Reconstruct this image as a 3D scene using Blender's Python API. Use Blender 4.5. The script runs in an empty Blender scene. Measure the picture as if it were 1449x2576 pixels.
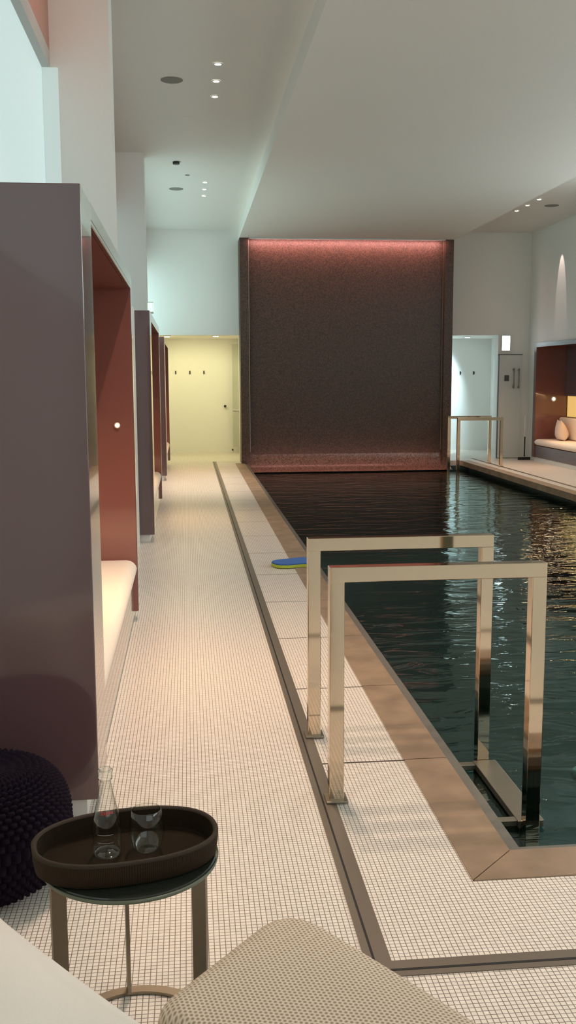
import bpy, bmesh, math, random
from mathutils import Vector, Matrix
random.seed(7)
S = bpy.context.scene
COL = S.collection
PI = math.pi

# ------------------------------------------------------------------ camera, world, exposure
YAW, PITCH, ROLL, FPX = 0.10043518, 0.13465709, -0.00451862, 2477.455
fwd = Vector((math.sin(YAW)*math.cos(PITCH), math.cos(YAW)*math.cos(PITCH), -math.sin(PITCH)))
rgt = Vector((math.cos(YAW), -math.sin(YAW), 0)); upv = rgt.cross(fwd)
r2 = math.cos(ROLL)*rgt + math.sin(ROLL)*upv; u2 = -math.sin(ROLL)*rgt + math.cos(ROLL)*upv
cam_d = bpy.data.cameras.new('camera'); cam = bpy.data.objects.new('camera', cam_d); COL.objects.link(cam)
cam.matrix_world = Matrix(((r2.x, u2.x, -fwd.x, 0), (r2.y, u2.y, -fwd.y, 0), (r2.z, u2.z, -fwd.z, 1.5), (0, 0, 0, 1)))
cam_d.sensor_fit = 'VERTICAL'; cam_d.sensor_height = 36.0; cam_d.lens = FPX*36.0/2576.0
cam_d.clip_start = 0.05; cam_d.clip_end = 100
S.camera = cam
W = bpy.data.worlds.new('world'); S.world = W; W.use_nodes = True
W.node_tree.nodes['Background'].inputs[0].default_value = (0.9, 0.95, 1.0, 1)
W.node_tree.nodes['Background'].inputs[1].default_value = 0.02
S.view_settings.view_transform = 'Standard'; S.view_settings.look = 'None'
S.view_settings.gamma = 1.0; S.view_settings.use_curve_mapping = False
S.view_settings.exposure = 0.27
S.cycles.use_denoising = True
S.cycles.max_bounces = 10; S.cycles.diffuse_bounces = 6; S.cycles.glossy_bounces = 6
S.cycles.transmission_bounces = 10; S.cycles.transparent_max_bounces = 12
S.cycles.sample_clamp_indirect = 6.0
S.cycles.caustics_reflective = False

# light levels (lamps of the place; added fill panels are set apart; tune here)
L_DOWN = 190.0       # ceiling downlights over the walkways
L_WIN = 0.47         # glowing wall panels
L_YELLOW = 38.0     # left corridor lamp
L_BLUE = 195.0       # right corridor lamp
L_SALMON = 1.8     # cove lamp above the near panel
L_SLAB = 34.0       # strip at the head of the water wall
L_FOOT = 8.0       # strip at its foot
L_NICHE = 15.0
L_STREAK = 40.0
WARM = (1.0, 0.77, 0.63)
MINT = (0.80, 1.0, 0.94)
AISLE_Z, POOL_Z = 4.12, 3.92
AK = (AISLE_Z-1.5)/2.7   # ceiling fittings were measured for a 4.2 m ceiling
WATER_Z = -0.16

# ------------------------------------------------------------------ materials
def mat(name):
    m = bpy.data.materials.new(name); m.use_nodes = True
    nt = m.node_tree; b = nt.nodes['Principled BSDF']
    return m, nt, b
def N(nt, typ, **kw):
    n = nt.nodes.new(typ)
    for k, v in kw.items(): setattr(n, k, v)
    return n
def plain(name, col, rough=0.5, metal=0.0, spec=0.5, coat=0.0, bump=0.0, scale=60.0, vary=0.0):
    m, nt, b = mat(name)
    b.inputs['Roughness'].default_value = rough; b.inputs['Metallic'].default_value = metal
    b.inputs['Specular IOR Level'].default_value = spec
    b.inputs['Coat Weight'].default_value = coat; b.inputs['Coat Roughness'].default_value = 0.03
    co = N(nt, 'ShaderNodeTexCoord'); ns = N(nt, 'ShaderNodeTexNoise')
    ns.inputs['Scale'].default_value = scale; ns.inputs['Detail'].default_value = 4
    nt.links.new(co.outputs['Object'], ns.inputs['Vector'])
    mr = N(nt, 'ShaderNodeMapRange'); mr.inputs[3].default_value = 1-vary; mr.inputs[4].default_value = 1+vary
    nt.links.new(ns.outputs['Fac'], mr.inputs[0])
    mx = N(nt, 'ShaderNodeVectorMath', operation='SCALE'); mx.inputs[0].default_value = col
    nt.links.new(mr.outputs[0], mx.inputs['Scale']); nt.links.new(mx.outputs[0], b.inputs['Base Color'])
    if bump:
        bp = N(nt, 'ShaderNodeBump'); bp.inputs['Strength'].default_value = bump; bp.inputs['Distance'].default_value = 0.002
        nt.links.new(ns.outputs['Fac'], bp.inputs['Height']); nt.links.new(bp.outputs[0], b.inputs['Normal'])
    return m
def emit(name, col, strength):
    m, nt, b = mat(name)
    b.inputs['Base Color'].default_value = (0.25, 0.25, 0.25, 1)
    b.inputs['Emission Color'].default_value = (*col, 1); b.inputs['Emission Strength'].default_value = strength
    return m
def mth(nt, op, a, b=None):
    n = N(nt, 'ShaderNodeMath', operation=op)
    for i, v in enumerate((a, b)):
        if v is None: continue
        if isinstance(v, (int, float)): n.inputs[i].default_value = v
        else: nt.links.new(v, n.inputs[i])
    return n.outputs[0]

def mosaic(name, tile, grout, pitch=0.0150, g=0.085, rough=0.32, axes=(0, 1), joints=False, tintvar=0.05):
    m, nt, b = mat(name)
    ge = N(nt, 'ShaderNodeNewGeometry'); sp = N(nt, 'ShaderNodeSeparateXYZ')
    nt.links.new(ge.outputs['Position'], sp.inputs[0])
    us = [mth(nt, 'DIVIDE', sp.outputs[a], pitch) for a in axes]
    ds = []
    for u in us:
        f = mth(nt, 'FRACT', u); d = mth(nt, 'ABSOLUTE', mth(nt, 'SUBTRACT', f, 0.5))
        ds.append(mth(nt, 'GREATER_THAN', d, 0.5-g))
    gm = mth(nt, 'MAXIMUM', ds[0], ds[1])
    cb = N(nt, 'ShaderNodeCombineXYZ')
    nt.links.new(mth(nt, 'FLOOR', us[0]), cb.inputs[0]); nt.links.new(mth(nt, 'FLOOR', us[1]), cb.inputs[1])
    wn = N(nt, 'ShaderNodeTexWhiteNoise', noise_dimensions='3D'); nt.links.new(cb.outputs[0], wn.inputs['Vector'])
    mr = N(nt, 'ShaderNodeMapRange'); mr.inputs[3].default_value = 1-tintvar; mr.inputs[4].default_value = 1+tintvar
    nt.links.new(wn.outputs['Value'], mr.inputs[0])
    tc = N(nt, 'ShaderNodeVectorMath', operation='SCALE'); tc.inputs[0].default_value = tile
    nt.links.new(mr.outputs[0], tc.inputs['Scale'])
    mix = N(nt, 'ShaderNodeMix', data_type='RGBA')
    nt.links.new(gm, mix.inputs[0]); nt.links.new(tc.outputs[0], mix.inputs[6]); mix.inputs[7].default_value = (*grout, 1)
    out = mix.outputs[2]
    if joints:   # dark expansion joints across the strip of deck between drain and coping
        fy = mth(nt, 'FRACT', mth(nt, 'DIVIDE', mth(nt, 'SUBTRACT', sp.outputs[1], 3.668-0.4735), 0.947))
        j = mth(nt, 'LESS_THAN', mth(nt, 'ABSOLUTE', mth(nt, 'SUBTRACT', fy, 0.5)), 0.006)
        inx = mth(nt, 'MULTIPLY', mth(nt, 'GREATER_THAN', sp.outputs[0], 0.47), mth(nt, 'LESS_THAN', sp.outputs[0], 0.85))
        iny = mth(nt, 'GREATER_THAN', sp.outputs[1], 3.0)
        jm = mth(nt, 'MULTIPLY', mth(nt, 'MULTIPLY', j, inx), iny)
        m2 = N(nt, 'ShaderNodeMix', data_type='RGBA'); nt.links.new(jm, m2.inputs[0]); nt.links.new(out, m2.inputs[6])
        m2.inputs[7].default_value = (0.08, 0.06, 0.045, 1); out = m2.outputs[2]
    nt.links.new(out, b.inputs['Base Color'])
    b.inputs['Roughness'].default_value = rough; b.inputs['Specular IOR Level'].default_value = 0.45
    bp = N(nt, 'ShaderNodeBump'); bp.inputs['Strength'].default_value = 0.25; bp.inputs['Distance'].default_value = 0.001
    nt.links.new(mth(nt, 'SUBTRACT', 1.0, gm), bp.inputs['Height']); nt.links.new(bp.outputs[0], b.inputs['Normal'])
    return m

M = {}
M['floor'] = mosaic('white_mosaic', (0.84, 0.77, 0.69), (0.21, 0.16, 0.12), g=0.072, joints=True)
M['wall'] = plain('white_plaster', (0.76, 0.75, 0.71), 0.6, bump=0.08, scale=90, vary=0.015)
M['ceil'] = plain('ceiling_plaster', (0.77, 0.76, 0.71), 0.65, bump=0.1, scale=120, vary=0.015)
M['stone'] = plain('brown_coping_stone', (0.285, 0.195, 0.125), 0.45, vary=0.55, scale=6, bump=0.15)
M['ledge'] = plain('grey_edge_strip', (0.20, 0.185, 0.16), 0.3, metal=0.3, vary=0.1, scale=20)
M['bronze'] = plain('drain_frame_metal', (0.20, 0.165, 0.13), 0.42, metal=0.55, vary=0.06, scale=40)
M['black'] = plain('black_gap', (0.006, 0.005, 0.005), 0.7)
M['plum'] = plain('plum_lacquer', (0.115, 0.064, 0.066), 0.12, spec=0.6, coat=0.8, vary=0.02, scale=3)
M['plum_matt'] = plain('plum_satin', (0.095, 0.063, 0.066), 0.30, spec=0.4, vary=0.03, scale=6)
M['russet'] = plain('russet_lacquer', (0.205, 0.080, 0.066), 0.12, spec=0.5, coat=0.4, vary=0.02, scale=3)
M['plinth'] = plain('white_plinth', (0.72, 0.70, 0.66), 0.35)
M['cushion'] = plain('cream_upholstery', (0.80, 0.70, 0.60), 0.85, spec=0.15, bump=0.2, scale=300, vary=0.03)
M['pillow'] = plain('cream_pillow_cloth', (0.72, 0.60, 0.52), 0.9, spec=0.1, bump=0.2, scale=200, vary=0.03)
M['steel'] = plain('polished_steel', (0.61, 0.485, 0.35), 0.06, metal=1.0, vary=0.02, scale=5)
M['dull_steel'] = plain('brushed_steel', (0.30, 0.26, 0.20), 0.38, metal=0.9, vary=0.04, scale=30)
M['dark'] = plain('dark_metal', (0.03, 0.028, 0.025), 0.4, metal=0.5)
M['grille'] = plain('grey_speaker_grille', (0.22, 0.215, 0.19), 0.7, vary=0.1, scale=400)
M['pool'] = mosaic('dark_pool_mosaic', (0.049, 0.089, 0.096), (0.03, 0.05, 0.05), pitch=0.02, rough=0.4)
M['foam_blue'] = plain('blue_foam', (0.035, 0.13, 0.42), 0.8, bump=0.2, scale=400)
M['foam_lime'] = plain('lime_foam', (0.42, 0.50, 0.05), 0.8, bump=0.2, scale=400)
M['door'] = plain('white_door_paint', (0.60, 0.62, 0.60), 0.4)
M['plaque'] = plain('grey_plaque', (0.07, 0.075, 0.07), 0.5)
M['panel_frame'] = plain('grey_panel_frame', (0.48, 0.47, 0.44), 0.5)
M['salmon'] = plain('upper_recess_plaster', (0.44, 0.245, 0.19), 0.6)
M['window'] = emit('lit_glass_panel', (0.76, 1.0, 0.97), L_WIN)
M['window_far'] = emit('bright_glass_panel', (0.66, 1.0, 1.0), 2.1)
M['window_return'] = emit('lit_glass_return', (0.78, 1.0, 0.94), 0.40)
M['window_dim'] = emit('dim_glass_panel', (0.74, 1.0, 1.0), 0.40)
M['window_back'] = emit('warm_glass_panel', (0.88, 0.98, 1.0), 1.1)  # glow of the added fill panel behind the viewer
M['window_right'] = emit('neutral_glass_panel', (0.88, 0.98, 1.0), 3.15)  # glow of the added fill panel on the right wall
M['lens'] = emit('downlight_lens', (1.0, 0.90, 0.74), 30.0)
M['lens_small'] = emit('reading_lamp_lens', (1.0, 0.82, 0.62), 9.0)
M['lens_cool'] = emit('cool_lamp_lens', (0.85, 0.95, 1.0), 22.0)
M['lens_yellow'] = emit('yellow_lamp_lens', (1.0, 0.92, 0.55), 22.0)
M['exit'] = emit('exit_sign_face', (0.66, 1.0, 0.80), 1.0)
M['exit_white'] = emit('exit_sign_white', (0.80, 0.96, 1.0), 5.0)
M['amber'] = emit('amber_lit_panel', (1.0, 0.60, 0.15), 0.60)
M['white_plastic'] = plain('white_plastic', (0.7, 0.7, 0.68), 0.4)
M['tray_in'] = plain('tray_lining', (0.017, 0.010, 0.0035), 0.8, spec=0.12, vary=0.15, scale=120)
M['towel'] = plain('white_cotton', (0.80, 0.75, 0.68), 0.95, spec=0.08, bump=0.35, scale=260, vary=0.02)

def slab_mat(col=(0.058, 0.029, 0.017)):
    m, nt, b = mat('dark_bronze_mosaic')
    ge = N(nt, 'ShaderNodeNewGeometry'); sc = N(nt, 'ShaderNodeVectorMath', operation='SCALE')
    sc.inputs['Scale'].default_value = 80.0; nt.links.new(ge.outputs['Position'], sc.inputs[0])
    fl = N(nt, 'ShaderNodeVectorMath', operation='FLOOR'); nt.links.new(sc.outputs[0], fl.inputs[0])
    wn = N(nt, 'ShaderNodeTexWhiteNoise', noise_dimensions='3D'); nt.links.new(fl.outputs[0], wn.inputs['Vector'])
    mr = N(nt, 'ShaderNodeMapRange'); mr.inputs[3].default_value = 0.45; mr.inputs[4].default_value = 1.6
    nt.links.new(wn.outputs['Value'], mr.inputs[0])
    cs = N(nt, 'ShaderNodeVectorMath', operation='SCALE'); cs.inputs[0].default_value = col
    nt.links.new(mr.outputs[0], cs.inputs['Scale']); nt.links.new(cs.outputs[0], b.inputs['Base Color'])
    bp = N(nt, 'ShaderNodeBump'); bp.inputs['Strength'].default_value = 0.35; bp.inputs['Distance'].default_value = 0.004
    nt.links.new(wn.outputs['Value'], bp.inputs['Height']); nt.links.new(bp.outputs[0], b.inputs['Normal'])
    b.inputs['Roughness'].default_value = 0.45; b.inputs['Metallic'].default_value = 0.1
    return m
M['slab'] = slab_mat()
M['slab_wet'] = slab_mat((0.115, 0.066, 0.048)); M['slab_wet'].name = 'wet_bronze_mosaic'; M['slab_wet'].node_tree.nodes['Principled BSDF'].inputs['Roughness'].default_value = 0.25  # foot colour lightened to paint in its bright reflected light

def water_mat():
    m = bpy.data.materials.new('pool_water'); m.use_nodes = True; nt = m.node_tree; nt.nodes.clear()
    out = N(nt, 'ShaderNodeOutputMaterial'); mx = N(nt, 'ShaderNodeMixShader')
    tr = N(nt, 'ShaderNodeBsdfTransparent'); tr.inputs[0].default_value = (0.55, 0.78, 0.74, 1)
    gl = N(nt, 'ShaderNodeBsdfGlossy'); gl.inputs['Roughness'].default_value = 0.02; gl.inputs[0].default_value = (0.82, 0.97, 0.95, 1)
    fr = N(nt, 'ShaderNodeFresnel'); fr.inputs[0].default_value = 1.33
    ge = N(nt, 'ShaderNodeNewGeometry'); mp = N(nt, 'ShaderNodeMapping'); mp.inputs['Scale'].default_value = (2.2, 5.5, 1)
    nt.links.new(ge.outputs['Position'], mp.inputs['Vector'])
    n1 = N(nt, 'ShaderNodeTexNoise'); n1.inputs['Scale'].default_value = 1.0; n1.inputs['Detail'].default_value = 3.0
    n1.inputs['Distortion'].default_value = 0.6
    nt.links.new(mp.outputs[0], n1.inputs['Vector'])
    bp = N(nt, 'ShaderNodeBump'); bp.inputs['Strength'].default_value = 0.30; bp.inputs['Distance'].default_value = 0.05
    nt.links.new(n1.outputs['Fac'], bp.inputs['Height'])
    nt.links.new(bp.outputs[0], gl.inputs['Normal']); nt.links.new(bp.outputs[0], fr.inputs['Normal'])
    nt.links.new(fr.outputs[0], mx.inputs[0]); nt.links.new(tr.outputs[0], mx.inputs[1]); nt.links.new(gl.outputs[0], mx.inputs[2])
    nt.links.new(mx.outputs[0], out.inputs[0])
    return m
M['water'] = water_mat()

def glass_mat(name, col=(0.96, 0.98, 0.96)):
    # thin clear glass: see-through, with a reflection that grows towards the rim
    m = bpy.data.materials.new(name); m.use_nodes = True; nt = m.node_tree; nt.nodes.clear()
    out = N(nt, 'ShaderNodeOutputMaterial'); mx = N(nt, 'ShaderNodeMixShader'); lw = N(nt, 'ShaderNodeLayerWeight')
    lw.inputs['Blend'].default_value = 0.5
    fac = mth(nt, 'ADD', mth(nt, 'MULTIPLY', mth(nt, 'POWER', lw.outputs['Facing'], 2.6), 0.75), 0.06)
    t = N(nt, 'ShaderNodeBsdfTransparent'); tm = N(nt, 'ShaderNodeMix', data_type='RGBA'); nt.links.new(mth(nt, 'POWER', lw.outputs['Facing'], 3.0), tm.inputs[0])
    tm.inputs[6].default_value = (*col, 1); tm.inputs[7].default_value = (0.34, 0.37, 0.31, 1); nt.links.new(tm.outputs[2], t.inputs[0])
    g = N(nt, 'ShaderNodeBsdfGlossy'); g.inputs['Roughness'].default_value = 0.03; g.inputs[0].default_value = (0.9, 0.9, 0.88, 1)
    nt.links.new(fac, mx.inputs[0]); nt.links.new(t.outputs[0], mx.inputs[1]); nt.links.new(g.outputs[0], mx.inputs[2])
    nt.links.new(mx.outputs[0], out.inputs[0]); return m
M['glass'] = glass_mat('clear_glass')
M['table_glass'] = plain('dark_table_glass', (0.022, 0.026, 0.020), 0.08, spec=0.6)
M['glass_edge'] = plain('table_glass_edge', (0.12, 0.13, 0.09), 0.2)
M['door_glass'] = plain('frosted_glass', (0.42, 0.43, 0.36), 0.25, spec=0.5, vary=0.05, scale=3)

def weave_mat():
    m, nt, b = mat('woven_tray_side')
    co = N(nt, 'ShaderNodeTexCoord'); sp = N(nt, 'ShaderNodeSeparateXYZ'); nt.links.new(co.outputs['UV'], sp.inputs[0])
    a = mth(nt, 'ADD', mth(nt, 'MULTIPLY', sp.outputs[0], 1056), mth(nt, 'MULTIPLY', sp.outputs[1], 60))
    c = mth(nt, 'SUBTRACT', mth(nt, 'MULTIPLY', sp.outputs[0], 1056), mth(nt, 'MULTIPLY', sp.outputs[1], 60))
    h = mth(nt, 'MULTIPLY', mth(nt, 'SINE', a), mth(nt, 'SINE', c))
    mr = N(nt, 'ShaderNodeMapRange'); mr.inputs[1].default_value = -1; nt.links.new(h, mr.inputs[0])
    mix = N(nt, 'ShaderNodeMix', data_type='RGBA'); nt.links.new(mr.outputs[0], mix.inputs[0])
    mix.inputs[6].default_value = (0.005, 0.003, 0.002, 1); mix.inputs[7].default_value = (0.052, 0.029, 0.012, 1)
    nt.links.new(mix.outputs[2], b.inputs['Base Color']); b.inputs['Roughness'].default_value = 0.75; b.inputs['Specular IOR Level'].default_value = 0.15
    bp = N(nt, 'ShaderNodeBump'); bp.inputs['Strength'].default_value = 0.6; bp.inputs['Distance'].default_value = 0.002
    nt.links.new(mr.outputs[0], bp.inputs['Height']); nt.links.new(bp.outputs[0], b.inputs['Normal'])
    return m
M['weave'] = weave_mat()
M['tray_rim'] = plain('tray_rim', (0.034, 0.023, 0.014), 0.65, spec=0.2, vary=0.1, scale=80)

def knit_mesh_mat():
    # honeycomb spacer fabric: hexagonal cells from three rotated cosine waves
    m, nt, b = mat('honeycomb_fabric')
    co = N(nt, 'ShaderNodeTexCoord'); sp = N(nt, 'ShaderNodeSeparateXYZ'); nt.links.new(co.outputs['Object'], sp.inputs[0])
    k = 2*PI/0.0078
    hs = None
    for ang in (0.0, 60.0, 120.0):
        a = math.radians(ang+12)
        v = mth(nt, 'ADD', mth(nt, 'MULTIPLY', sp.outputs[0], k*math.cos(a)), mth(nt, 'MULTIPLY', sp.outputs[1], k*math.sin(a)))
        c = mth(nt, 'COSINE', v); hs = c if hs is None else mth(nt, 'ADD', hs, c)
    mr = N(nt, 'ShaderNodeMapRange'); mr.inputs[1].default_value = -1.2; mr.inputs[2].default_value = 2.2
    nt.links.new(hs, mr.inputs[0])
    mix = N(nt, 'ShaderNodeMix', data_type='RGBA'); nt.links.new(mr.outputs[0], mix.inputs[0])
    mix.inputs[6].default_value = (0.78, 0.645, 0.51, 1); mix.inputs[7].default_value = (0.35, 0.265, 0.19, 1)
    nt.links.new(mix.outputs[2], b.inputs['Base Color']); b.inputs['Roughness'].default_value = 0.9
    b.inputs['Specular IOR Level'].default_value = 0.12
    bp = N(nt, 'ShaderNodeBump'); bp.invert = True; bp.inputs['Strength'].default_value = 0.7; bp.inputs['Distance'].default_value = 0.002
    nt.links.new(mr.outputs[0], bp.inputs['Height']); nt.links.new(bp.outputs[0], b.inputs['Normal'])
    return m
M['honeycomb'] = knit_mesh_mat()
M['knit'] = plain('dark_purple_wool', (0.0105, 0.0065, 0.0125), 0.95, spec=0.1, bump=0.3, scale=300, vary=0.3)
M['print_red'] = plain('red_label_print', (0.45, 0.06, 0.04), 0.6)
M['print_pale'] = plain('pale_label_print', (0.45, 0.45, 0.42), 0.6)
M['aqua'] = plain('aqua_lens', (0.05, 0.16, 0.14), 0.08, spec=0.7)

# ------------------------------------------------------------------ mesh helpers
class MB:
    def __init__(s): s.v = []; s.f = []; s.uv = None
    def box(s, x0, x1, y0, y1, z0, z1):
        x0, x1 = min(x0, x1), max(x0, x1); y0, y1 = min(y0, y1), max(y0, y1); z0, z1 = min(z0, z1), max(z0, z1)
        b = len(s.v)
        s.v += [(x0,y0,z0),(x1,y0,z0),(x1,y1,z0),(x0,y1,z0),(x0,y0,z1),(x1,y0,z1),(x1,y1,z1),(x0,y1,z1)]
        s.f += [[b+i for i in q] for q in ((0,3,2,1),(4,5,6,7),(0,1,5,4),(1,2,6,5),(2,3,7,6),(3,0,4,7))]
        return s
    def prism(s, pts, z0, z1):
        b = len(s.v); n = len(pts)
        s.v += [(x, y, z0) for x, y in pts] + [(x, y, z1) for x, y in pts]
        s.f += [list(range(b+n-1, b-1, -1)), list(range(b+n, b+2*n))]
        s.f += [[b+i, b+(i+1) % n, b+n+(i+1) % n, b+n+i] for i in range(n)]
        return s
    def lathe(s, prof, cx=0, cy=0, n=40, cap=True, axis='z'):
        b = len(s.v)
        for r, z in prof:
            for k in range(n):
                a = 2*PI*k/n
                p = (r*math.cos(a), r*math.sin(a), z)
                if axis == 'y': p = (p[0], p[2], p[1])
                if axis == 'x': p = (p[2], p[0], p[1])
                s.v.append((p[0]+cx, p[1]+cy, p[2]) )
        for i in range(len(prof)-1):
            for k in range(n):
                s.f.append([b+i*n+k, b+i*n+(k+1) % n, b+(i+1)*n+(k+1) % n, b+(i+1)*n+k])
        if cap:
            s.f.append([b+k for k in range(n-1, -1, -1)]); m = b+(len(prof)-1)*n
            s.f.append([m+k for k in range(n)])
        return s
    def tube(s, p, q, r, n=12):
        p, q = Vector(p), Vector(q); d = (q-p).normalized()
        a = d.orthogonal().normalized(); c = d.cross(a); b = len(s.v)
        for o in (p, q):
            for k in range(n):
                t = 2*PI*k/n; s.v.append(tuple(o+a*r*math.cos(t)+c*r*math.sin(t)))
        s.f += [[b+k, b+(k+1) % n, b+n+(k+1) % n, b+n+k] for k in range(n)]
        s.f += [[b+k for k in range(n-1, -1, -1)], [b+n+k for k in range(n)]]
        return s
    def grid(s, fn, nu, nv, wrap_u=False):
        b = len(s.v)
        for j in range(nv+1):
            for i in range(nu if wrap_u else nu+1): s.v.append(tuple(fn(i/nu, j/nv)))
        w = nu if wrap_u else nu+1
        for j in range(nv):
            for i in range(nu):
                i2 = (i+1) % w
                s.f.append([b+j*w+i, b+j*w+i2, b+(j+1)*w+i2, b+(j+1)*w+i])
        return s
    def build(s, name, m, parent=None, smooth=False, bevel=0.0, seg=2, loc=None):
        me = bpy.data.meshes.new(name)
        lo = Vector(loc) if loc else Vector((0, 0, 0))
        me.from_pydata([tuple(Vector(p)-lo) for p in s.v], [], s.f); me.update()
        bm = bmesh.new(); bm.from_mesh(me); bmesh.ops.recalc_face_normals(bm, faces=bm.faces[:])
        if bevel:
            bmesh.ops.remove_doubles(bm, verts=bm.verts[:], dist=1e-6)
            bmesh.ops.bevel(bm, geom=[e for e in bm.edges if e.calc_face_angle(0) > 0.6], offset=bevel, segments=seg, profile=0.5, affect='EDGES')
        bm.to_mesh(me); bm.free()
        if smooth: me.polygons.foreach_set('use_smooth', [True]*len(me.polygons))
        me.materials.append(m if not isinstance(m, str) else M[m])
        o = bpy.data.objects.new(name, me); COL.objects.link(o); o.location = lo
        if parent:
            o.parent = parent; o.location = lo - Vector(parent.location)
        return o
def structure(o):
    o['kind'] = 'structure'; return o
def tag(o, label, cat, group=None, kind=None):
    o['label'] = label; o['category'] = cat
    if group: o['group'] = group
    if kind: o['kind'] = kind
    return o
def thing(name, loc, label, cat, group=None):
    o = bpy.data.objects.new(name, None); COL.objects.link(o); o.location = loc; o.empty_display_size = 0.1
    return tag(o, label, cat, group)
def copy_tree(root, loc, label, group=None):
    r = root.copy(); COL.objects.link(r); r.location = loc; r['label'] = label
    if group: r['group'] = group
    for ch in list(root.children):
        c = ch.copy(); COL.objects.link(c); c.parent = r
        for g in ch.children:
            d = g.copy(); COL.objects.link(d); d.parent = c
    return r
def lamp(kind, name, loc, energy, col, target=None, parent=None, **kw):
    l = bpy.data.lights.new(name, kind); l.energy = energy; l.color = col
    for k, v in kw.items(): setattr(l, k, v)
    o = bpy.data.objects.new(name, l); COL.objects.link(o); o.location = loc
    if target is not None:
        o.rotation_euler = (Vector(target)-Vector(loc)).to_track_quat('-Z', 'Y').to_euler()
    if parent: o.parent = parent; o.location = Vector(loc)-Vector(parent.location)
    return o

# ------------------------------------------------------------------ room shell
XL, XP = -0.95, -0.46         # back of the bays, face of the piers (left)
XR = 6.33                     # right wall
YB, YF, YC = -3.2, 18.0, 20.2  # wall behind the viewer, far wall, back of the corridors
PX0, PX1, PY0, PY1 = 0.998, 4.94, 2.888, 17.35   # pool opening inside the coping
f = MB()
f.box(-1.1, 0.828, YB, YC, -0.3, 0); f.box(5.11, 7.2, YB, YC, -0.3, 0)
f.box(0.828, 5.11, YB, 2.715, -0.3, 0); f.box(0.828, 5.11, 17.6, YC, -0.3, 0)
structure(f.build('floor', 'floor'))
c = MB()
c.box(-1.1, 0.94, YB, YF, AISLE_Z, AISLE_Z+0.2); c.box(4.75, 7.2, YB, YF, AISLE_Z, AISLE_Z+0.2)
c.box(0.94, 4.75, YB, YF, POOL_Z, AISLE_Z+0.2)
structure(c.build('ceiling', 'ceil'))
# left wall: lower part with niches for the day beds, upper part with piers and lit bays
CAB = [3.258, 9.075, 14.70]; CLEN = 2.885; TOPZ = 2.125
BX_ = -0.84; PY_N, PY_F = 6.76, 12.05
for bx_ in ((XL-0.1, XL, YB, YF, 0, TOPZ), (XL, XP, CAB[0]+CLEN+0.02, CAB[1]-0.02, 0, TOPZ), (XL, XP, CAB[1]+CLEN+0.02, CAB[2]-0.02, 0, TOPZ),
            (XL, XP, CAB[2]+CLEN+0.02, YF, 0, TOPZ), (XL, XP, PY_N, PY_N+0.28, TOPZ, AISLE_Z), (XL, XP, PY_F, PY_F+0.28, TOPZ, AISLE_Z), (XL, BX_, PY_N+0.28, PY_F, 3.585, AISLE_Z), (XL, -0.47, CAB[1]-0.01, CAB[1]+CLEN+0.01, TOPZ-0.005, TOPZ), (XL, BX_, YB, PY_N, 3.585, AISLE_Z),
            (XL, BX_, PY_F+0.28, YF, 3.585, AISLE_Z), (XL-0.1, XL, YB, YF, TOPZ, AISLE_Z)):
    structure(MB().box(*bx_).build('wall_left', 'salmon' if bx_[4] == 3.585 else 'wall'))
def lit_bay(n, y0, y1, m):
    o = structure(MB().box(-0.93, -0.89, y0+0.02, y1-0.02, TOPZ+0.01, 3.48).build(f'window_{n}', m))
    MB().box(-0.95, BX_, y0, y1, 3.48, 3.585).build('window_frame', 'panel_frame', o)
    MB().box(-0.889, -0.79, y1-0.016, y1-0.001, TOPZ+0.01, 3.48).build('lit_return', 'window_return', o)
lit_bay(1, YB, PY_N, 'window'); lit_bay(2, PY_F+0.28, YF, 'window_far'); lit_bay(5, PY_N+0.28, PY_F, 'window_dim')
structure(MB().box(0.2, 5.6, YB, YB+0.03, 0.5, 3.4).build('window_3', 'window_back'))  # unseen glowing panel added behind the viewer as fill light
structure(MB().box(XR-0.03, XR, -2.5, 13.0, 2.2, 3.5).build('window_4', 'window_right'))  # added out of view on the right wall, glows as fill light
w = MB().box(XR, XR+0.6, YB, 14.42, 0, TOPZ).box(XR, XR+0.7, 17.36, YF, 0, TOPZ).box(XR, XR+0.7, YB, YF, TOPZ, AISLE_Z).box(XR+0.6, XR+0.7, YB, YF, 0, TOPZ)
structure(w.build('wall_right', 'wall'))
structure(MB().box(-1.1, 7.2, YB-0.1, YB, 0, AISLE_Z).build('wall_back', 'wall'))
OH = 2.28
w = MB()
w.box(-1.1, XP-0.02, YF, YF+0.2, 0, AISLE_Z); w.box(XP-0.02, 0.94, YF, YF+0.2, OH, AISLE_Z)
w.box(0.94, 4.73, YF, YF+0.2, 0, AISLE_Z); w.box(4.73, 5.74, YF, YF+0.2, OH, AISLE_Z); w.box(5.74, 7.2, YF, YF+0.2, 0, AISLE_Z)
structure(w.build('wall_far', 'wall'))
# corridors behind the far wall
w = MB().box(-1.1, 7.2, YC, YC+0.1, 0, 2.6)
w.box(-0.62, -0.52, YF+0.2, YC, 0, OH+0.02); w.box(1.3, 1.4, YF+0.2, YC, 0, OH+0.02)
w.box(4.2, 4.3, YF+0.2, YC, 0, OH+0.02); w.box(6.3, 6.4, YF+0.2, YC, 0, OH+0.02)
structure(w.build('wall_corridor', 'wall'))
structure(MB().box(-1.1, 7.2, YF+0.2, YC+0.1, OH+0.02, OH+0.2).build('ceiling_corridor', 'wall'))
# pool basin
for bx_ in ((0.9, 5.1, 2.75, 17.7, -1.45, -1.4), (0.9, PX0, 2.75, 17.7, -1.4, -0.09), (5.085, 5.11, 2.75, 17.7, -1.4, -0.09),
            (0.9, 5.1, 2.75, PY0, -1.4, -0.09), (0.9, 5.1, 17.5, 17.7, -1.4, -0.09)):
    structure(MB().box(*bx_).build('wall_pool', 'pool'))
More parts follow.
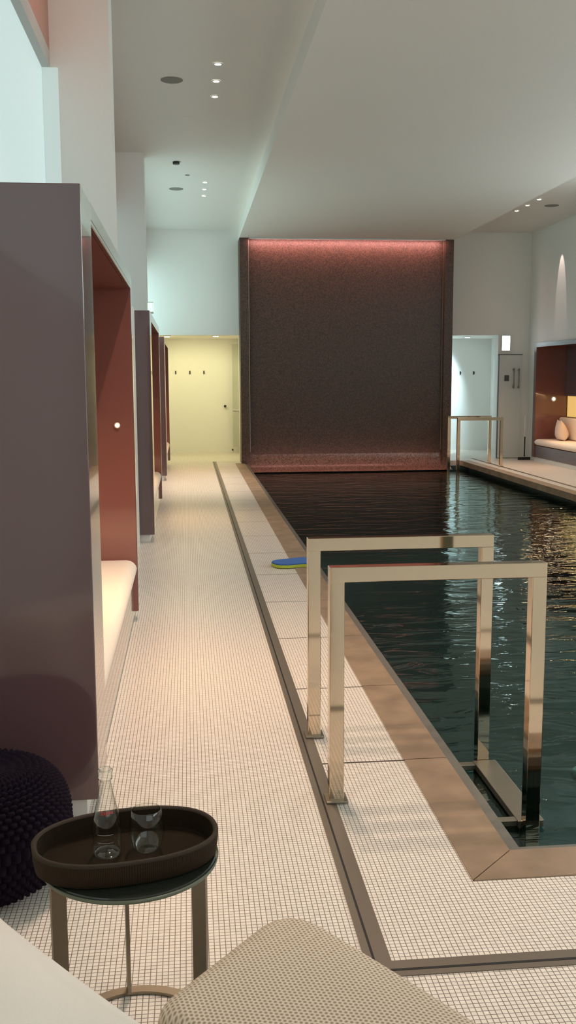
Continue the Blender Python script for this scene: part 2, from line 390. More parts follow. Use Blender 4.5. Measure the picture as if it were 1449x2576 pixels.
# coping stones
t = MB(); gap = 0.003
ys = [2.715]+[3.668+0.947*k for k in range(15)]+[17.55]
for i in range(len(ys)-1):
    a, e = ys[i]+gap, ys[i+1]-gap
    if i == 0:
        t.prism([(0.828, 2.715+0.002), (0.998, 2.888+0.002), (0.998, e), (0.828, e)], -0.085, 0.004)
    elif ys[i+1]-ys[i] > 0.05: t.box(0.828, 0.998, a, e, -0.085, 0.004)
    if i and ys[i+1]-ys[i] > 0.05: t.box(4.94, 5.11, a, e, -0.085, 0.004)
xs = [0.828]+[1.9+0.947*k for k in range(4)]+[5.11]
for i in range(len(xs)-1):
    if i == 0: t.prism([(0.831, 2.715), (xs[1]-gap, 2.715), (xs[1]-gap, 2.888), (1.001, 2.888)], -0.085, 0.004)
    else: t.box(xs[i]+gap, xs[i+1]-gap, 2.715, 2.888, -0.085, 0.004)
t.box(4.94, 5.11, 2.888+gap, 3.668-gap, -0.085, 0.004)
structure(t.build('trim_1', 'stone'))
t = MB().box(0.998, 1.045, 2.888, 17.5, -0.05, -0.012).box(1.045, 4.94, 2.888, 2.935, -0.05, -0.012)
structure(t.build('trim_2', 'ledge'))
wat = MB(); wat.v = [(0.999, 2.889, WATER_Z), (5.084, 2.889, WATER_Z), (5.084, 17.495, WATER_Z), (0.999, 17.495, WATER_Z)]; wat.f = [[0, 1, 2, 3]]
tag(wat.build('pool_water', 'water'), 'dark rippled teal water filling the indoor swimming pool', 'water', kind='stuff')

# ------------------------------------------------------------------ slot drains
def drain(label, pieces, slots, loc):
    r = thing('slot_drain', loc, label, 'drain')
    for p in pieces: MB().box(*p, -0.02, 0.003).build('frame', 'bronze', r)
    for p in slots: MB().box(*p, -0.02, 0.0036).build('slot', 'black', r)
    return r
drain('long bronze slot drain running along the left walkway towards the far corridor',
      [(0.431, 0.452, 1.2, 18.0), (0.4585, 0.500, 2.335, 18.0)], [(0.452, 0.4585, 1.2, 18.0)], (0.455, 6, 0))
drain('short bronze slot drain crossing the floor at the near end of the pool',
      [(0.4585, 6.2, 2.300, 2.335), (0.4585, 6.2, 2.270, 2.291)], [(0.4585, 6.2, 2.291, 2.300)], (3, 2.3, 0))
drain('thin bronze slot drain along the right-hand deck across the pool',
      [(5.262, 5.276, 2.335, 18.0), (5.284, 5.312, 2.335, 18.0)], [(5.276, 5.284, 2.335, 18.0)], (5.28, 10, 0))

# ------------------------------------------------------------------ water wall at the far end of the pool
ww = thing('water_wall', (2.83, 17.5, 0), 'tall dark bronze mosaic water wall rising from the far end of the pool', 'water wall')
SX0, SX1 = 0.94, 4.735
MB().box(SX0+0.15, SX1-0.15, 17.62, YF, -0.3, POOL_Z).build('mosaic_panel', 'slab', ww)
for x0 in (SX0, SX1-0.15):
    MB().box(x0, x0+0.15, 17.5, YF, -0.3, POOL_Z).build('side_fin', 'slab', ww)
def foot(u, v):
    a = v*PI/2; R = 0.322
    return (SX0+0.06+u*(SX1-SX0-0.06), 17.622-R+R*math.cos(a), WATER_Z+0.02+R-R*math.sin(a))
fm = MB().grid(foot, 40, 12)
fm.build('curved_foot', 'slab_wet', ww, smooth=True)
for x in (SX0+0.155, SX1-0.165): MB().box(x, x+0.012, 17.606, 17.62, 0.2, POOL_Z-0.01).build('edge_strip', 'dull_steel', ww)
hl = MB().box(SX0+0.17, SX1-0.17, 17.43, 17.475, POOL_Z-0.028, POOL_Z-0.002).build('light_channel', 'panel_frame', ww)
lamp('AREA', 'head_light', (2.8375, 17.45, POOL_Z-0.032), L_SLAB, (1.0, 0.46, 0.43), target=(2.8375, 17.62, POOL_Z-0.35), parent=ww, shape='RECTANGLE', size=3.4, size_y=0.03)
lamp('AREA', 'foot_light', (2.8375, 17.215, WATER_Z+0.05), L_FOOT, (1.0, 0.52, 0.45), target=(2.8375, 17.50, -0.13), parent=ww, shape='RECTANGLE', size=3.5, size_y=0.012)

# ------------------------------------------------------------------ day beds built into the side walls
def rounded_profile_cushion(d0, d1, z0, z1, y0, y1, P, r=0.05):
    # cushion with a rolled front edge, swept along y
    m = MB(); prof = []
    zc = (z0+z1)/2; h = (z1-z0)/2
    for k in range(9):
        a = -PI/2+PI*k/8; prof.append((d0+h-h*math.cos(a), zc+h*math.sin(a)))
    prof += [(d1-0.01, z1), (d1, z1-0.01), (d1, z0+0.01), (d1-0.01, z0)]
    n = len(prof); b = 0
    sl = [(0.0, 0.62), (0.012, 0.86), (0.035, 1.0)]
    ysl = [(y0+o, s) for o, s in sl]+[(y1-o, s) for o, s in reversed(sl)]
    for y, s in ysl:
        for d, z in prof: m.v.append(P(d0+0.0+(d-d0), y, zc+(z-zc)*s))
    for j in range(len(ysl)-1):
        for k in range(n): m.f.append([j*n+k, j*n+(k+1) % n, (j+1)*n+(k+1) % n, (j+1)*n+k])
    m.f.append(list(range(n))); m.f.append([(len(ysl)-1)*n+k for k in range(n)])
    return m
def daybed(xf, s, y0, label, lamp_d, lamp_z, lamp_r, far_at_end=True, group='built-in day beds'):
    """xf: front plane, s: direction into the wall, near end y0."""
    y1 = y0+CLEN; D = 0.61
    P = lambda d, y, z: (xf+s*d, y, z)
    r = thing('alcove_daybed', (xf+s*0.3, (y0+y1)/2, 0), label, 'day bed', group)
    def bx(d0, d1, ya, yb, z0, z1): return MB().box(xf+s*d0, xf+s*d1, ya, yb, z0, z1)
    CL = 0.35; pm_ = 'plum' if s < 0 else 'plum_matt'
    bx(0.0, D, y0, y0+CL-0.012, 0.075, 2.112).build('end_cupboard', 'plum', r, bevel=0.003)
    bx(0.004, D, y0+CL-0.012, y0+CL, 0.075, 2.04).build('cupboard_lining', 'russet', r)
    bx(0.0, D, y1-0.10, y1, 0.075, 2.112).build('end_panel', pm_, r, bevel=0.002)
    ep = bx(0.004, D-0.03, y1-0.112, y1-0.10, 0.075, 2.04).build('end_panel_lining', 'russet', r)
    bx(0.0, D, y0+CL-0.012, y1-0.10, 2.052, 2.112).box(xf, xf+s*0.018, y0+CL-0.012, y1-0.10, 2.034, 2.053).build('top_panel', pm_, r, bevel=0.002)
    bx(0.0185, D-0.03, y0+CL, y1-0.112, 2.034, 2.0515).build('top_lining', 'russet', r)
    # back: lower panel, lit niche, upper panel
    bx(D-0.06, D, y0+CL, y1-0.112, 0.28, 0.80).build('back_panel', 'plum_matt', r)
    bx(D-0.06, D, y0+CL, y1-0.112, 1.17, 2.035).build('upper_back_panel', 'plum_matt', r)
    nb = bx(D-0.008, D, y0+CL, y1-0.112, 0.80, 1.17).build('lit_niche', 'amber', r); nb['label'] = 'amber glowing strip niche'
    # bench
    bx(0.045, D-0.06, y0+0.03, y1-0.03, 0.0, 0.075).build('plinth', 'plinth', r)
    bx(0.022, 0.05, y0+CL, y1-0.112, 0.078, 0.285).build('bench_front', pm_, r)
    cu = rounded_profile_cushion(0.004, D-0.06, 0.288, 0.405, y0+CL+0.01, y1-0.118, P).build('seat_cushion', 'cushion', r, smooth=True); cu['label'] = 'cream seat cushion'
    bc = bx(D-0.165, D-0.062, y0+CL+0.02, y1-0.125, 0.408, 0.79).build('back_cushion', 'cushion', r, smooth=False, bevel=0.03, seg=3)
    # reading lamp on the end panel, a painted-in reflection in the nearest alcove
    yl = y1-0.112
    rl = MB().lathe([(lamp_r*0.98, 0), (lamp_r, -0.004), (lamp_r, -0.010), (lamp_r*0.72, -0.012)], n=24, axis='y')
    rl.v = [(x+xf+s*lamp_d, y+yl, z+lamp_z) for x, y, z in rl.v]
    ring = rl.build('reading_lamp', 'cushion', r, smooth=True)
    ll = MB().lathe([(lamp_r*0.5, -0.012), (lamp_r*0.5, -0.016)], n=20, axis='y')
    ll.v = [(x+xf+s*lamp_d, y+yl, z+lamp_z) for x, y, z in ll.v]
    lo = ll.build('lamp_lens', 'lens_small', ring)
    lo.location = (0, 0, 0); lo.parent = ring; ring_off = ring.location.copy(); lo.location = Vector((0, 0, 0))
    # warm strip hidden along the niche
    lamp('AREA', 'niche_light', P(D-0.03, (y0+CL+y1)/2, 1.165), L_NICHE, (1.0, 0.60, 0.30), target=P(D-0.12, (y0+CL+y1)/2, 0.75), parent=r, shape='RECTANGLE', size=0.03, size_y=2.3)
    return r
daybed(-0.325, -1, CAB[0], 'plum lacquered day-bed alcove nearest the viewer on the left, russet lined', 0.10, 1.225, 0.018)  # its small end-panel lamp is added to stand for a reflected highlight
daybed(-0.325, -1, CAB[1], 'second plum day-bed alcove along the left wall, behind the nearest one', 0.34, 1.116, 0.05)
daybed(-0.325, -1, CAB[2], 'farthest left plum day-bed alcove, beside the yellow-lit corridor', 0.34, 1.116, 0.05)
daybed(6.20, 1, 17.345-CLEN, 'plum day-bed alcove with amber niche on the right side across the pool', 0.34, 1.116, 0.05)

# ------------------------------------------------------------------ handrails and step at the near left of the pool
def handrail(x0, x1, y, ztop, zbot, label, group, sgn=1, w=0.052, foot_at='left'):
    r = thing('pool_handrail', (x0, y, 0), label, 'handrail', group)
    d = w/2
    za, zb = (0.0, zbot) if foot_at == 'left' else (zbot, 0.0)
    MB().box(x0, x0+w, y-d, y+d, za, ztop-w+0.001).build('post', 'steel', r, bevel=0.002)
    MB().box(x1-w, x1, y-d, y+d, zb, ztop-w+0.001).build('post', 'steel', r, bevel=0.002)
    MB().box(x0, x1, y-d, y+d, ztop-w, ztop).build('top_bar', 'steel', r, bevel=0.002)
    xf_ = x0 if foot_at == 'left' else x1-w
    MB().box(xf_-0.012, xf_+w+0.014, y-d-0.014, y+d+0.014, 0.0032, 0.012).build('base_plate', 'dull_steel', r, bevel=0.002)
    return r
handrail(0.477, 1.252, 3.33, 0.853, -0.62, 'nearest polished square-tube handrail standing at the pool corner', 'near handrails')
handrail(0.480, 1.262, 3.975, 0.850, -0.62, 'second polished square-tube handrail, just beyond the nearest one', 'near handrails')
handrail(4.50, 5.292, 16.23, 0.838, -0.62, 'nearer of two steel handrails across the pool by the water wall', 'far handrails', foot_at='right', w=0.05)
handrail(4.52, 5.305, 16.93, 0.838, -0.62, 'farther steel handrail across the pool, partly hidden by the water wall', 'far handrails', foot_at='right', w=0.05)
st = thing('pool_step', (1.15, 3.65, -0.2), 'steel step frame just under the water between the two near handrails', 'step')
MB().box(1.19, 1.29, 3.358, 3.947, -0.155, -0.128).build('tread_bar', 'dull_steel', st, bevel=0.003)
for y in (3.385, 3.92): MB().box(1.0, 1.19, y-0.018, y+0.018, -0.152, -0.130).build('wall_bracket', 'dull_steel', st, bevel=0.002)
MB().box(1.195, 1.21, 3.36, 3.945, -0.30, -0.155).build('wall_bar', 'dull_steel', st, bevel=0.003)
pj = MB().lathe([(0.036, -0.05), (0.040, -0.035), (0.040, -0.012), (0.030, -0.004), (0.012, 0.0)], cx=1.645, cy=3.88, n=32)
pj.v = [(x, y, z+WATER_Z+0.006) for x, y, z in pj.v]
tag(pj.build('chlorine_float', 'aqua', smooth=True), 'small round pale teal float on the water at the right edge', 'float')  # round disc added at the surface to stand for a refracted underwater light

# ------------------------------------------------------------------ kickboard on the coping
def kick_outline(n=40):
    pts = []
    for k in range(n):
        a = 2*PI*k/n; c_, s_ = math.cos(a), math.sin(a)
        x = 0.195*math.copysign(abs(c_)**0.75, c_); y = 0.135*math.copysign(abs(s_)**0.72, s_)
        y *= 1-0.16*math.exp(-((x+0.02)/0.07)**2)
        if x < 0: y *= 1-0.12*(abs(x)/0.195)
        pts.append((x, y))
    return pts
kb = thing('kickboard', (0.842, 7.80, 0.004), 'blue and lime foam kickboard lying across the pool edge', 'kickboard')
kb.rotation_euler = (0, 0, math.radians(18))
for nm, z0, z1, mm, sc in (('lime_layer', 0.0, 0.024, 'foam_lime', 1.0), ('blue_layer', 0.024, 0.036, 'foam_blue', 0.985)):
    o = MB().prism([(x*sc, y*sc) for x, y in kick_outline()], z0, z1).build(nm, mm, bevel=0.004); o.parent = kb

# ------------------------------------------------------------------ ceiling fittings
def downlight(x, y, z, label, group, energy, first=None, tgt=None, size=1.0):
    r = thing('downlight', (x, y, z), label, 'downlight', group)
    MB().lathe([(0.040, -0.001), (0.040, -0.006), (0.030, -0.008), (0.027, -0.003)], n=24, cap=False).build('trim_ring', 'white_plastic', smooth=True).parent = r
    MB().lathe([(0.027, -0.0005), (0.026, -0.0055)], n=24).build('lens', 'lens').parent = r
    if energy:
        l = lamp('SPOT', 'downlight_beam', (0, 0, -0.03), energy, WARM, spot_size=size, spot_blend=0.7, shadow_soft_size=0.04)
        l.parent = r
    return r
ORD3 = ['nearest', 'middle', 'farthest']
for gi, (nm, Y0, dy, x) in enumerate((('above the viewer', 3.85, 0.52, 0.31), ('near', 8.968, 0.4975, 0.313), ('far', 14.161, 0.509, 0.295))):
    for k in range(3):
        if gi == 0: lab = 'recessed downlight over the near walkway, above the edge of the photo'
        else: lab = f'{ORD3[k]} of three downlights in the {nm} cluster on the left aisle ceiling'
        downlight(x*AK, (Y0+k*dy)*AK, AISLE_Z, lab, 'left aisle downlights', L_DOWN*(0.62, 0.26, 0.9)[gi], size=(1.55, 1.0, 1.0)[gi])
for gi, Y0 in enumerate((3.3, 9.2, 15.089)):
    for k in range(3):
        lab = 'recessed downlight in the right aisle ceiling outside the view' if gi < 2 else f'{ORD3[k]} of three downlights on the right aisle ceiling'
        downlight(5.40*AK, (Y0+k*0.522)*AK, AISLE_Z, lab, 'right aisle downlights', L_DOWN*0.48)
def disc_thing(name, x, y, r, label, cat, m, group=None, h=0.006):
    o = MB().lathe([(r, -0.0005), (r, -h*0.6), (r*0.94, -h)], n=32).build(name, m, smooth=False)
    o.location = (x*AK, y*AK, AISLE_Z); return tag(o, label, cat, group)
disc_thing('ceiling_speaker', -0.092, 9.473, 0.098, 'round grey ceiling speaker beside the near downlight cluster', 'speaker', 'grille', 'ceiling speakers')
disc_thing('ceiling_speaker', -0.110, 14.683, 0.098, 'round grey ceiling speaker beside the far downlight cluster', 'speaker', 'grille', 'ceiling speakers')
disc_thing('ceiling_speaker', 5.798, 15.618, 0.11, 'round grey ceiling speaker on the right aisle ceiling', 'speaker', 'grille', 'ceiling speakers')
disc_thing('smoke_detector', -0.09, 12.902, 0.042, 'small black round detector on the left aisle ceiling', 'detector', 'dark', h=0.03)
disc_thing('sprinkler_cap', 0.05, 13.7, 0.03, 'tiny pale sprinkler cap on the left aisle ceiling near the far speaker', 'sprinkler', 'grille')
o = MB().box(-0.05, 0.05, -0.12, 0.12, -0.004, -0.0005).build('access_panel', 'ceil'); o.location = (0.045*AK, 10.84*AK, AISLE_Z)
tag(o, 'faint square access panel on the left aisle ceiling', 'ceiling panel')
lamp('SPOT', 'wall_washer_beam', (6.10, 16.50, 4.05), L_STREAK, (1.0, 0.78, 0.72), target=(6.56, 16.47, 2.05), spot_size=0.42, spot_blend=0.2, shadow_soft_size=0.01)
lamp('AREA', 'cove_light', (-0.66, 6.1, 4.10), L_SALMON, (1.0, 0.42, 0.32), target=(-0.84, 6.2, 3.85), shape='RECTANGLE', size=0.06, size_y=1.0)

# ------------------------------------------------------------------ corridor lamps, hooks, doors, signs
def ceiling_lamp(x, y, label, m, energy, col, tgt, size):
    r = thing('corridor_lamp', (x, y, OH+0.02), label, 'ceiling lamp')
    MB().lathe([(0.07, -0.0005), (0.07, -0.012), (0.055, -0.016)], n=24).build('lamp_body', 'white_plastic').parent = r
    MB().lathe([(0.05, -0.016), (0.045, -0.022)], n=24).build('lens', m).parent = r
    if energy:
        lamp('SPOT', 'corridor_beam', (x, y, OH-0.03), energy, col, target=tgt, parent=r, spot_size=size, spot_blend=0.5, shadow_soft_size=0.05)
    return r
ceiling_lamp(-0.36, 18.75, 'bright yellow ceiling lamp at the left corridor entrance, beside the farthest alcove', 'lens_yellow', L_YELLOW, (1.0, 0.91, 0.46), (0.1, 19.6, 0), 2.7)
ceiling_lamp(0.54, 18.62, 'small yellow ceiling lamp in the middle of the left corridor', 'lens_yellow', L_YELLOW, (1.0, 0.90, 0.48), (0.5, 19.3, 0), 2.7)
ceiling_lamp(5.50, 19.2, 'cool white ceiling lamp in the right corridor beside the door', 'lens_cool', L_BLUE, (0.64, 0.88, 1.0), (4.35, 20.2, 1.0), 1.75)
def hook(x, z, label, group):
    r = thing('coat_hook', (x, YC, z), label, 'coat hook', group)
    MB().box(x-0.012, x+0.012, YC-0.008, YC-0.0005, z-0.035, z+0.035).build('back_plate', 'dark', r, bevel=0.002)
    MB().tube((x, YC-0.005, z-0.01), (x, YC-0.05, z-0.02), 0.008).tube((x, YC-0.05, z-0.022), (x, YC-0.055, z+0.02), 0.008).build('prong', 'dark', r)
for k, x in enumerate((-0.229, 0.055, 0.338)): hook(x, 1.632, f'{["left", "middle", "right"][k]} dark coat hook on the yellow-lit corridor wall', 'left corridor hooks')
for k, x in enumerate((5.41, 5.705, 5.99)): hook(x-0.06, 1.60, f'{["left", "middle", "right"][k]} dark coat hook on the bluish right corridor wall', 'right corridor hooks')
k_ = thing('wall_peg', (0.755, YC, 0.90), 'small dark knob on the pale left corridor wall', 'knob')
kn = MB().lathe([(0.010, 0), (0.010, -0.03), (0.026, -0.04), (0.026, -0.06), (0.010, -0.066)], n=20, axis='y')
kn.v = [(x+0.755, y+YC, z+0.95) for x, y, z in kn.v]; kn.build('knob', 'dark', k_, smooth=True)
ds = MB().lathe([(0.016, 0), (0.016, -0.03), (0.010, -0.035)], n=16, axis='y'); ds.v = [(x+0.90, y+YC, z+0.06) for x, y, z in ds.v]
tag(ds.build('door_stop', 'dark'), 'tiny round door stop low on the left corridor wall', 'door stop')
gd = structure(MB().box(0.905, 1.22, 20.02, 20.05, 0.13, 2.19).build('door_1', 'door_glass'))
MB().box(0.90, 1.22, 20.0, 20.02, 0.86, 0.90).build('door_rail', 'panel_frame', gd)
d2 = structure(MB().box(5.752, 6.19, 17.965, 17.999, 0.01, 1.915).build('door_2', 'door'))
MB().box(5.742, 5.756, 17.96, 17.999, 0.0, 1.925).box(5.742, 6.2, 17.96, 17.999, 1.915, 1.93).build('door_frame', 'plaque', d2)
tag(MB().box(5.862, 5.948, 17.955, 17.9645, 1.435, 1.545).build('door_plaque', 'plaque', bevel=0.002), 'small dark square plaque on the white door at the right', 'plaque')
ph = thing('pull_handle', (6.08, 17.965, 1.48), 'pair of steel pull bars on the white door at the right', 'door handle')
for x in (6.03, 6.125):
    MB().tube((x, 17.91, 1.30), (x, 17.91, 1.67), 0.011).tube((x, 17.966, 1.325), (x, 17.91, 1.325), 0.012).tube((x, 17.966, 1.645), (x, 17.91, 1.645), 0.012).build('pull_bar', 'dull_steel', ph, smooth=True)
def exit_sign(x0, x1, y0, y1, z0, z1, label, face_axis, m):
    r = thing('exit_sign', ((x0+x1)/2, (y0+y1)/2, z0), label, 'exit sign')
    MB().box(x0, x1, y0, y1, z0, z1).build('housing', 'white_plastic', r, bevel=0.003)
    if face_axis == 'y': MB().box(x0+0.008, x1-0.008, y0-0.004, y0, z0+0.01, z1-0.01).build('lit_face', m, r)
    else: MB().box(x1, x1+0.004, y0+0.01, y1-0.01, z0+0.01, z1-0.01).box(x0+0.005, x1-0.004, y0-0.003, y0, z0+0.01, z1-0.01).build('lit_face', m, r)
    return r
exit_sign(XP, XP+0.07, 12.10, 12.29, 2.29, 2.415, 'glowing exit sign on the pier above the second left alcove', 'x', 'exit')
exit_sign(5.79, 5.95, 17.94, 17.999, 1.99, 2.27, 'overexposed glowing exit sign above the white door at the right', 'y', 'exit_white')
sq = thing('floor_squeegee', (6.14, 17.55, 0), 'floor squeegee leaning upright beside the right alcove', 'squeegee')
MB().tube((6.14, 17.55, 0.06), (6.158, 17.60, 0.42), 0.012).build('lower_handle', 'dark', sq, smooth=True)
MB().tube((6.158, 17.60, 0.42), (6.172, 17.66, 0.80), 0.012).build('upper_handle', 'white_plastic', sq, smooth=True)
MB().box(6.02, 6.25, 17.53, 17.57, 0.0, 0.05).build('blade', 'dark', sq, bevel=0.004)

# pillow on the right bench
def pillow_fn(u, v, w=0.20, h=0.185, t=0.10):
    U, V = 2*u-1, 2*v-1
    b_ = (1-abs(U)**2.6)*(1-abs(V)**2.6)
    pin = 1-0.14*(1-abs(U)**2)*abs(V)**3-0.0
    pin2 = 1-0.14*(1-abs(V)**2)*abs(U)**3
    return U*w*pin2, V*h*pin, t*(1-0.5*V)*max(b_, 0)**0.55
pm = MB()
pm.grid(lambda u, v: (lambda p: (p[0], p[1], p[2]))(pillow_fn(u, v)), 24, 24)
pm.grid(lambda u, v: (lambda p: (p[0], p[1], -p[2]))(pillow_fn(u, v)), 24, 24)
pw = pm.build('pillow', 'pillow', smooth=True)
tag(pw, 'cream square pillow leaning on the bench of the right alcove', 'pillow')
pw.rotation_euler = Vector((0, 0, 0)); 
pw.matrix_world = Matrix.Translation((6.50, 16.72, 0.585)) @ Matrix.Rotation(math.radians(-12), 4, 'Z') @ Matrix.Rotation(math.radians(16), 4, 'Y') @ Matrix.Rotation(math.radians(62), 4, 'Y') @ Matrix.Rotation(math.radians(90), 4, 'Z')

# ------------------------------------------------------------------ side table, tray, bottle, glass
TX, TY, TR, TZ = -0.145, 2.10, 0.192, 0.45
tb = thing('side_table', (TX, TY, 0), 'round dark glass side table with three flat bronze legs, under the tray', 'side table')
MB().lathe([(TR-0.004, TZ-0.010), (TR, TZ-0.007), (TR, TZ-0.002), (TR-0.003, TZ)], TX, TY, n=72).build('table_top', 'table_glass', tb, smooth=False)
ring = MB().lathe([(TR+0.002, TZ-0.012), (TR+0.004, TZ-0.004), (TR+0.001, TZ-0.003), (TR+0.0005, TZ-0.012), (TR+0.002, TZ-0.012)], TX, TY, n=72, cap=False).build('top_rim', 'glass_edge', tb, smooth=True)
for a in (98, 212, 330):
    c_, s_ = math.cos(math.radians(a)), math.sin(math.radians(a)); m = MB()
    r0, r1, t_ = TR-0.034, TR, 0.0045
    q = [(TX+c_*r0-s_*t_, TY+s_*r0+c_*t_), (TX+c_*r1-s_*t_, TY+s_*r1+c_*t_), (TX+c_*r1+s_*t_, TY+s_*r1-c_*t_), (TX+c_*r0+s_*t_, TY+s_*r0-c_*t_)]
    m.prism(q, 0.008, TZ-0.010).build('leg', 'dull_steel', tb)
m = MB(); n = 90
for k in range(n+1):
    a = math.radians(-40+k*280/n); c_, s_ = math.cos(a), math.sin(a)
    for r_, z_ in ((TR-0.026, 0.001), (TR, 0.001), (TR, 0.009), (TR-0.026, 0.009)): m.v.append((TX+c_*r_, TY+s_*r_, z_))
for k in range(n):
    for j in range(4): m.f.append([4*k+j, 4*k+(j+1) % 4, 4*k+4+(j+1) % 4, 4*k+4+j])
m.f += [[0, 1, 2, 3], [4*n, 4*n+1, 4*n+2, 4*n+3]]
m.build('base_ring', 'dull_steel', tb)
# tray
TCX, TCY, TA, TBb, TANG = -0.152, 2.083, 0.202, 0.134, math.radians(11)
def oval(k, n, a, b, e=0.86):
    t = 2*PI*k/n; c_, s_ = math.cos(t), math.sin(t)
    x = a*math.copysign(abs(c_)**e, c_); y = b*math.copysign(abs(s_)**e, s_)
    return TCX+x*math.cos(TANG)-y*math.sin(TANG), TCY+x*math.sin(TANG)+y*math.cos(TANG)
tr = thing('serving_tray', (TCX, TCY, TZ), 'oval dark brown woven serving tray on the side table', 'tray')
def oval_ring(rows, n=120):
    m = MB(); 
    for a, b_, z in rows:
        for k in range(n): m.v.append((*oval(k, n, a, b_), z))
    for j in range(len(rows)-1):
        for k in range(n): m.f.append([j*n+k, j*n+(k+1) % n, (j+1)*n+(k+1) % n, (j+1)*n+k])
    return m
Z0 = TZ+0.0005
side = oval_ring([(TA-0.010, TBb-0.010, Z0+0.001), (TA-0.004, TBb-0.004, Z0+0.006), (TA, TBb, Z0+0.030), (TA+0.001, TBb+0.001, Z0+0.050)]).build('woven_side', 'weave', tr, smooth=True)
me = side.data; uvl = me.uv_layers.new(name='uv')
for poly in me.polygons:
    ks = [me.loops[li].vertex_index for li in poly.loop_indices]
    wrap = any(v % 120 == 119 for v in ks) and any(v % 120 == 0 for v in ks)
    for li in poly.loop_indices:
        vi = me.loops[li].vertex_index; u = (vi % 120)/120
        if wrap and vi % 120 == 0: u = 1.0
        uvl.data[li].uv = (u, me.vertices[vi].co.z*20)
oval_ring([(TA+0.001, TBb+0.001, Z0+0.050), (TA+0.0015, TBb+0.0015, Z0+0.054), (TA-0.002, TBb-0.002, Z0+0.057), (TA-0.008, TBb-0.008, Z0+0.056), (TA-0.010, TBb-0.010, Z0+0.052)]).build('rim', 'tray_rim', tr, smooth=True)
li_ = oval_ring([(TA-0.010, TBb-0.010, Z0+0.052), (TA-0.016, TBb-0.016, Z0+0.012), (TA-0.022, TBb-0.022, Z0+0.009)])
li_.f.append([2*120+k for k in range(120)]); li_.build('lining', 'tray_in', tr)
un = MB(); un.v = [(*oval(k, 120, TA-0.010, TBb-0.010), Z0+0.001) for k in range(120)]; un.f = [list(range(120))]; un.build('underside', 'tray_rim', tr)
# bottle
BX, BY, BZ = -0.194, 2.086, Z0+0.0095
bt = thing('glass_bottle', (BX, BY, BZ), 'clear glass water bottle standing on the tray', 'bottle')
outer = [(0.0, 0.010), (0.012, 0.009), (0.020, 0.005), (0.026, 0.0), (0.030, 0.003), (0.0315, 0.010), (0.0315, 0.062), (0.0305, 0.078), (0.026, 0.100), (0.020, 0.125), (0.0155, 0.148), (0.0125, 0.165), (0.0122, 0.174), (0.0158, 0.1755), (0.0162, 0.180), (0.0150, 0.184), (0.0158, 0.188), (0.0155, 0.196), (0.0135, 0.198)]
inner = [(0.0105, 0.197), (0.0100, 0.165), (0.013, 0.148), (0.0175, 0.125), (0.0235, 0.100), (0.0280, 0.078), (0.0290, 0.062), (0.0290, 0.014), (0.024, 0.010), (0.0, 0.013)]
MB().lathe([(max(r_, 0.0002), z+BZ) for r_, z in outer+[(0.0125, 0.1975), (0.0115, 0.190)]], BX, BY, n=48, cap=False).build('bottle_body', 'glass', bt, smooth=True)
def label_patch(z0, z1, a0, a1, rfun, m):
    g = MB(); nn = 6
    for z in (z0, z1):
        for k in range(nn+1):
            a = math.radians(a0+(a1-a0)*k/nn); r_ = rfun(z)+0.0005
            g.v.append((BX+r_*math.cos(a), BY+r_*math.sin(a), BZ+z))
    for k in range(nn): g.f.append([k, k+1, nn+2+k, nn+1+k])
    return g
def rprof(z):
    for (ra, za), (rb, zb) in zip(outer[4:], outer[5:]):
        if za <= z <= zb: return ra+(rb-ra)*(z-za)/max(zb-za, 1e-6)
    return 0.0315
def merge(ms):
    o = MB()
    for g in ms:
        b_ = len(o.v); o.v += g.v; o.f += [[i+b_ for i in q] for q in g.f]
    return o
random.seed(3)
merge([label_patch(0.100+random.uniform(0, 0.004), 0.108+random.uniform(0, 0.003), a, a+5, rprof, None) for a in range(248, 312, 8)]).build('red_print', 'print_red', bt)
merge([label_patch(0.058, 0.0588, 235, 300, rprof, None), label_patch(0.040, 0.0405, 235, 300, rprof, None)]).build('pale_print', 'print_pale', bt)
# tumbler
GX, GY = -0.108, 2.100
tu = thing('glass_tumbler', (GX, GY, BZ), 'empty stemless glass tumbler beside the bottle on the tray', 'glass')
go = [(0.0002, 0.003), (0.018, 0.001), (0.022, 0.0), (0.026, 0.003), (0.033, 0.016), (0.0385, 0.034), (0.0395, 0.046), (0.0385, 0.062), (0.0355, 0.080), (0.0330, 0.094), (0.0322, 0.0948)]
gi = [(0.0318, 0.094), (0.0343, 0.080), (0.0373, 0.062), (0.0383, 0.046), (0.0372, 0.034), (0.0315, 0.0175), (0.022, 0.009), (0.0002, 0.0085)]
MB().lathe([(r_, z+BZ) for r_, z in go+[(0.0317, 0.094)]], GX, GY, n=48, cap=False).build('tumbler_body', 'glass', tu, smooth=True)

# ------------------------------------------------------------------ knitted pouf
PXc, PYc, PR, PH = -0.635, 2.86, 0.262, 0.368
def pouf(u, v):
    th = 2*PI*u; ph = -PI/2+PI*v
    ce, se = math.cos(ph), math.sin(ph)
    r = PR*abs(ce)**0.55; z = PH/2*math.copysign(abs(se)**0.75, se)
    rows = 31; cols = 57
    q = v*rows; row = math.floor(q); fr_ = q-row
    cc = u*cols+0.5*(row % 2)
    loop = abs(math.sin(PI*cc))**0.6*math.sin(PI*fr_)**0.6
    d = 0.020*loop*min(1, abs(ce)*2.5)
    n = Vector((ce*math.cos(th), ce*math.sin(th), se*0.8)).normalized()
    p = Vector((PXc+r*math.cos(th), PYc+r*math.sin(th), PH/2+z))+n*(d-0.012)
    p.z = max(p.z, 0.002)
    return p
pf = MB().grid(pouf, 342, 155, wrap_u=True).build('knitted_pouf', 'knit', smooth=True)
tag(pf, 'dark purple chunky knitted pouf in front of the nearest alcove', 'pouf')

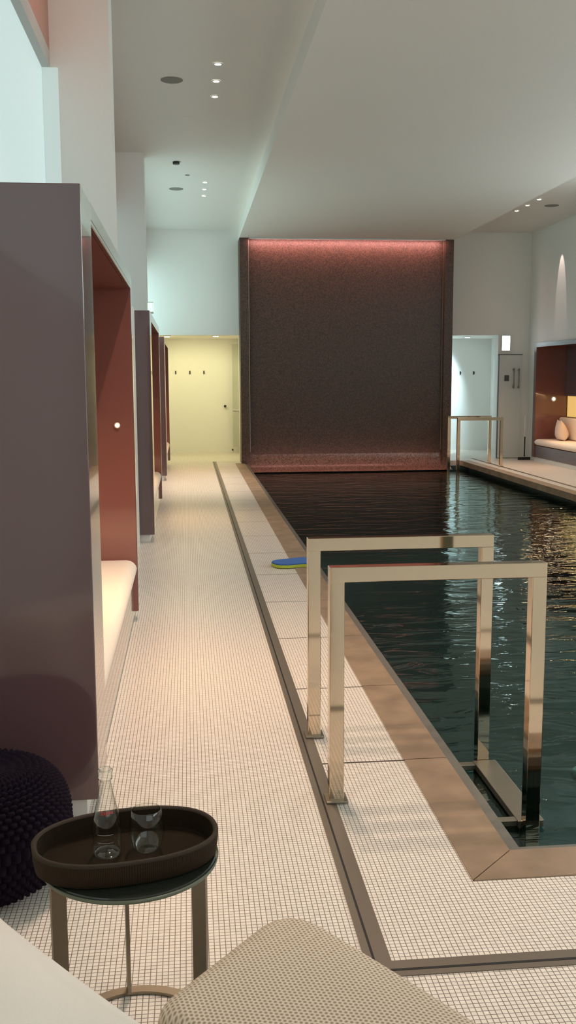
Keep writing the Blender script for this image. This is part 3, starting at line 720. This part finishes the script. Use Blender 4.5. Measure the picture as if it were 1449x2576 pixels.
# ------------------------------------------------------------------ foreground seats
def soft_block(corner, d1, l1, d2, l2, ztop, zbot, r_c, r_e, crown, bumpy=0.0, nu=96, nr=10):
    """rounded rectangle with one visible corner, rolled top edge and a slightly crowned top"""
    C0 = Vector(corner); A = Vector(d1).normalized(); B = Vector(d2).normalized()
    # rounded parallelogram outline
    P4 = [C0, C0+A*l1, C0+A*l1+B*l2, C0+B*l2]; out = []
    for i in range(4):
        p, a, b_ = P4[i], P4[i-1], P4[(i+1) % 4]
        da, db = (a-p).normalized(), (b_-p).normalized()
        rr_ = r_c if i == 0 else 0.045; rn_ = r_c if i == 3 else 0.045
        s0, s1 = p+da*rr_, p+db*rr_
        for k in range(13):
            t = k/12; out.append((1-t)**2*s0+2*t*(1-t)*p+t*t*s1)
        e = P4[(i+1) % 4]+(p-P4[(i+1) % 4]).normalized()*rn_
        for k in range(1, 12): out.append(s1.lerp(e, k/12))
    n = len(out); cen = sum(out, Vector((0, 0)))/n
    m = MB(); rows = []
    for k in range(nr+1):
        a = PI/2*k/nr; rows.append((r_e*(1-math.sin(a)), ztop-r_e*(1-math.cos(a))))   # from top edge outward/down
    rows = rows[::1]
    inner_steps = 14
    for j in range(1, inner_steps+1):
        s = j/inner_steps
        for p in out:
            q = cen+(p-cen)*s*(1-r_e/max((p-cen).length, 1e-6))
            m.v.append((q.x, q.y, ztop+crown*(1-s**2.2)))
    for ins, z in rows[1:]:
        for p in out:
            q = cen+(p-cen)*(1-ins/max((p-cen).length, 1e-6)); m.v.append((q.x, q.y, z))
    for p in out: m.v.append((p.x, p.y, zbot))
    tot = inner_steps+len(rows)-1+1
    for j in range(tot-1):
        for k in range(n): m.f.append([j*n+k, j*n+(k+1) % n, (j+1)*n+(k+1) % n, (j+1)*n+k])
    m.v.append((cen.x, cen.y, ztop+crown)); ci = len(m.v)-1
    for k in range(n): m.f.append([ci, k, (k+1) % n])
    m.f.append([(tot-1)*n+k for k in range(n)])
    if bumpy:
        rr = random.Random(5); ph = [rr.uniform(0, 6) for _ in range(6)]
        m.v = [(x+bumpy*0.6*math.sin(9*y+ph[3]), y, z+(bumpy*(math.sin(11*x+ph[0])*math.sin(9*y+ph[1])+0.5*math.sin(23*x+7*y+ph[2])) if z > ztop-r_e else 0)) for x, y, z in m.v]
    return m
ls = soft_block((0.172, 1.878), (-0.65, -0.76), 0.395, (0.60, -0.80), 1.1, 0.45, 0.02, 0.10, 0.055, 0.012)
o = ls.build('ottoman', 'honeycomb', smooth=True); o.location = (0, 0, 0)
tag(o, 'beige honeycomb-textured ottoman with a rounded corner in the foreground', 'ottoman')
tw = soft_block((-0.603, 2.183), (-0.79, -0.61), 0.36, (0.63, -0.775), 1.25, 0.44, 0.02, 0.08, 0.06, 0.02, bumpy=0.007)
o = tw.build('lounge_cushion', 'towel', smooth=True)
tag(o, 'smooth white towelling lounge cushion at the bottom left corner', 'cushion')
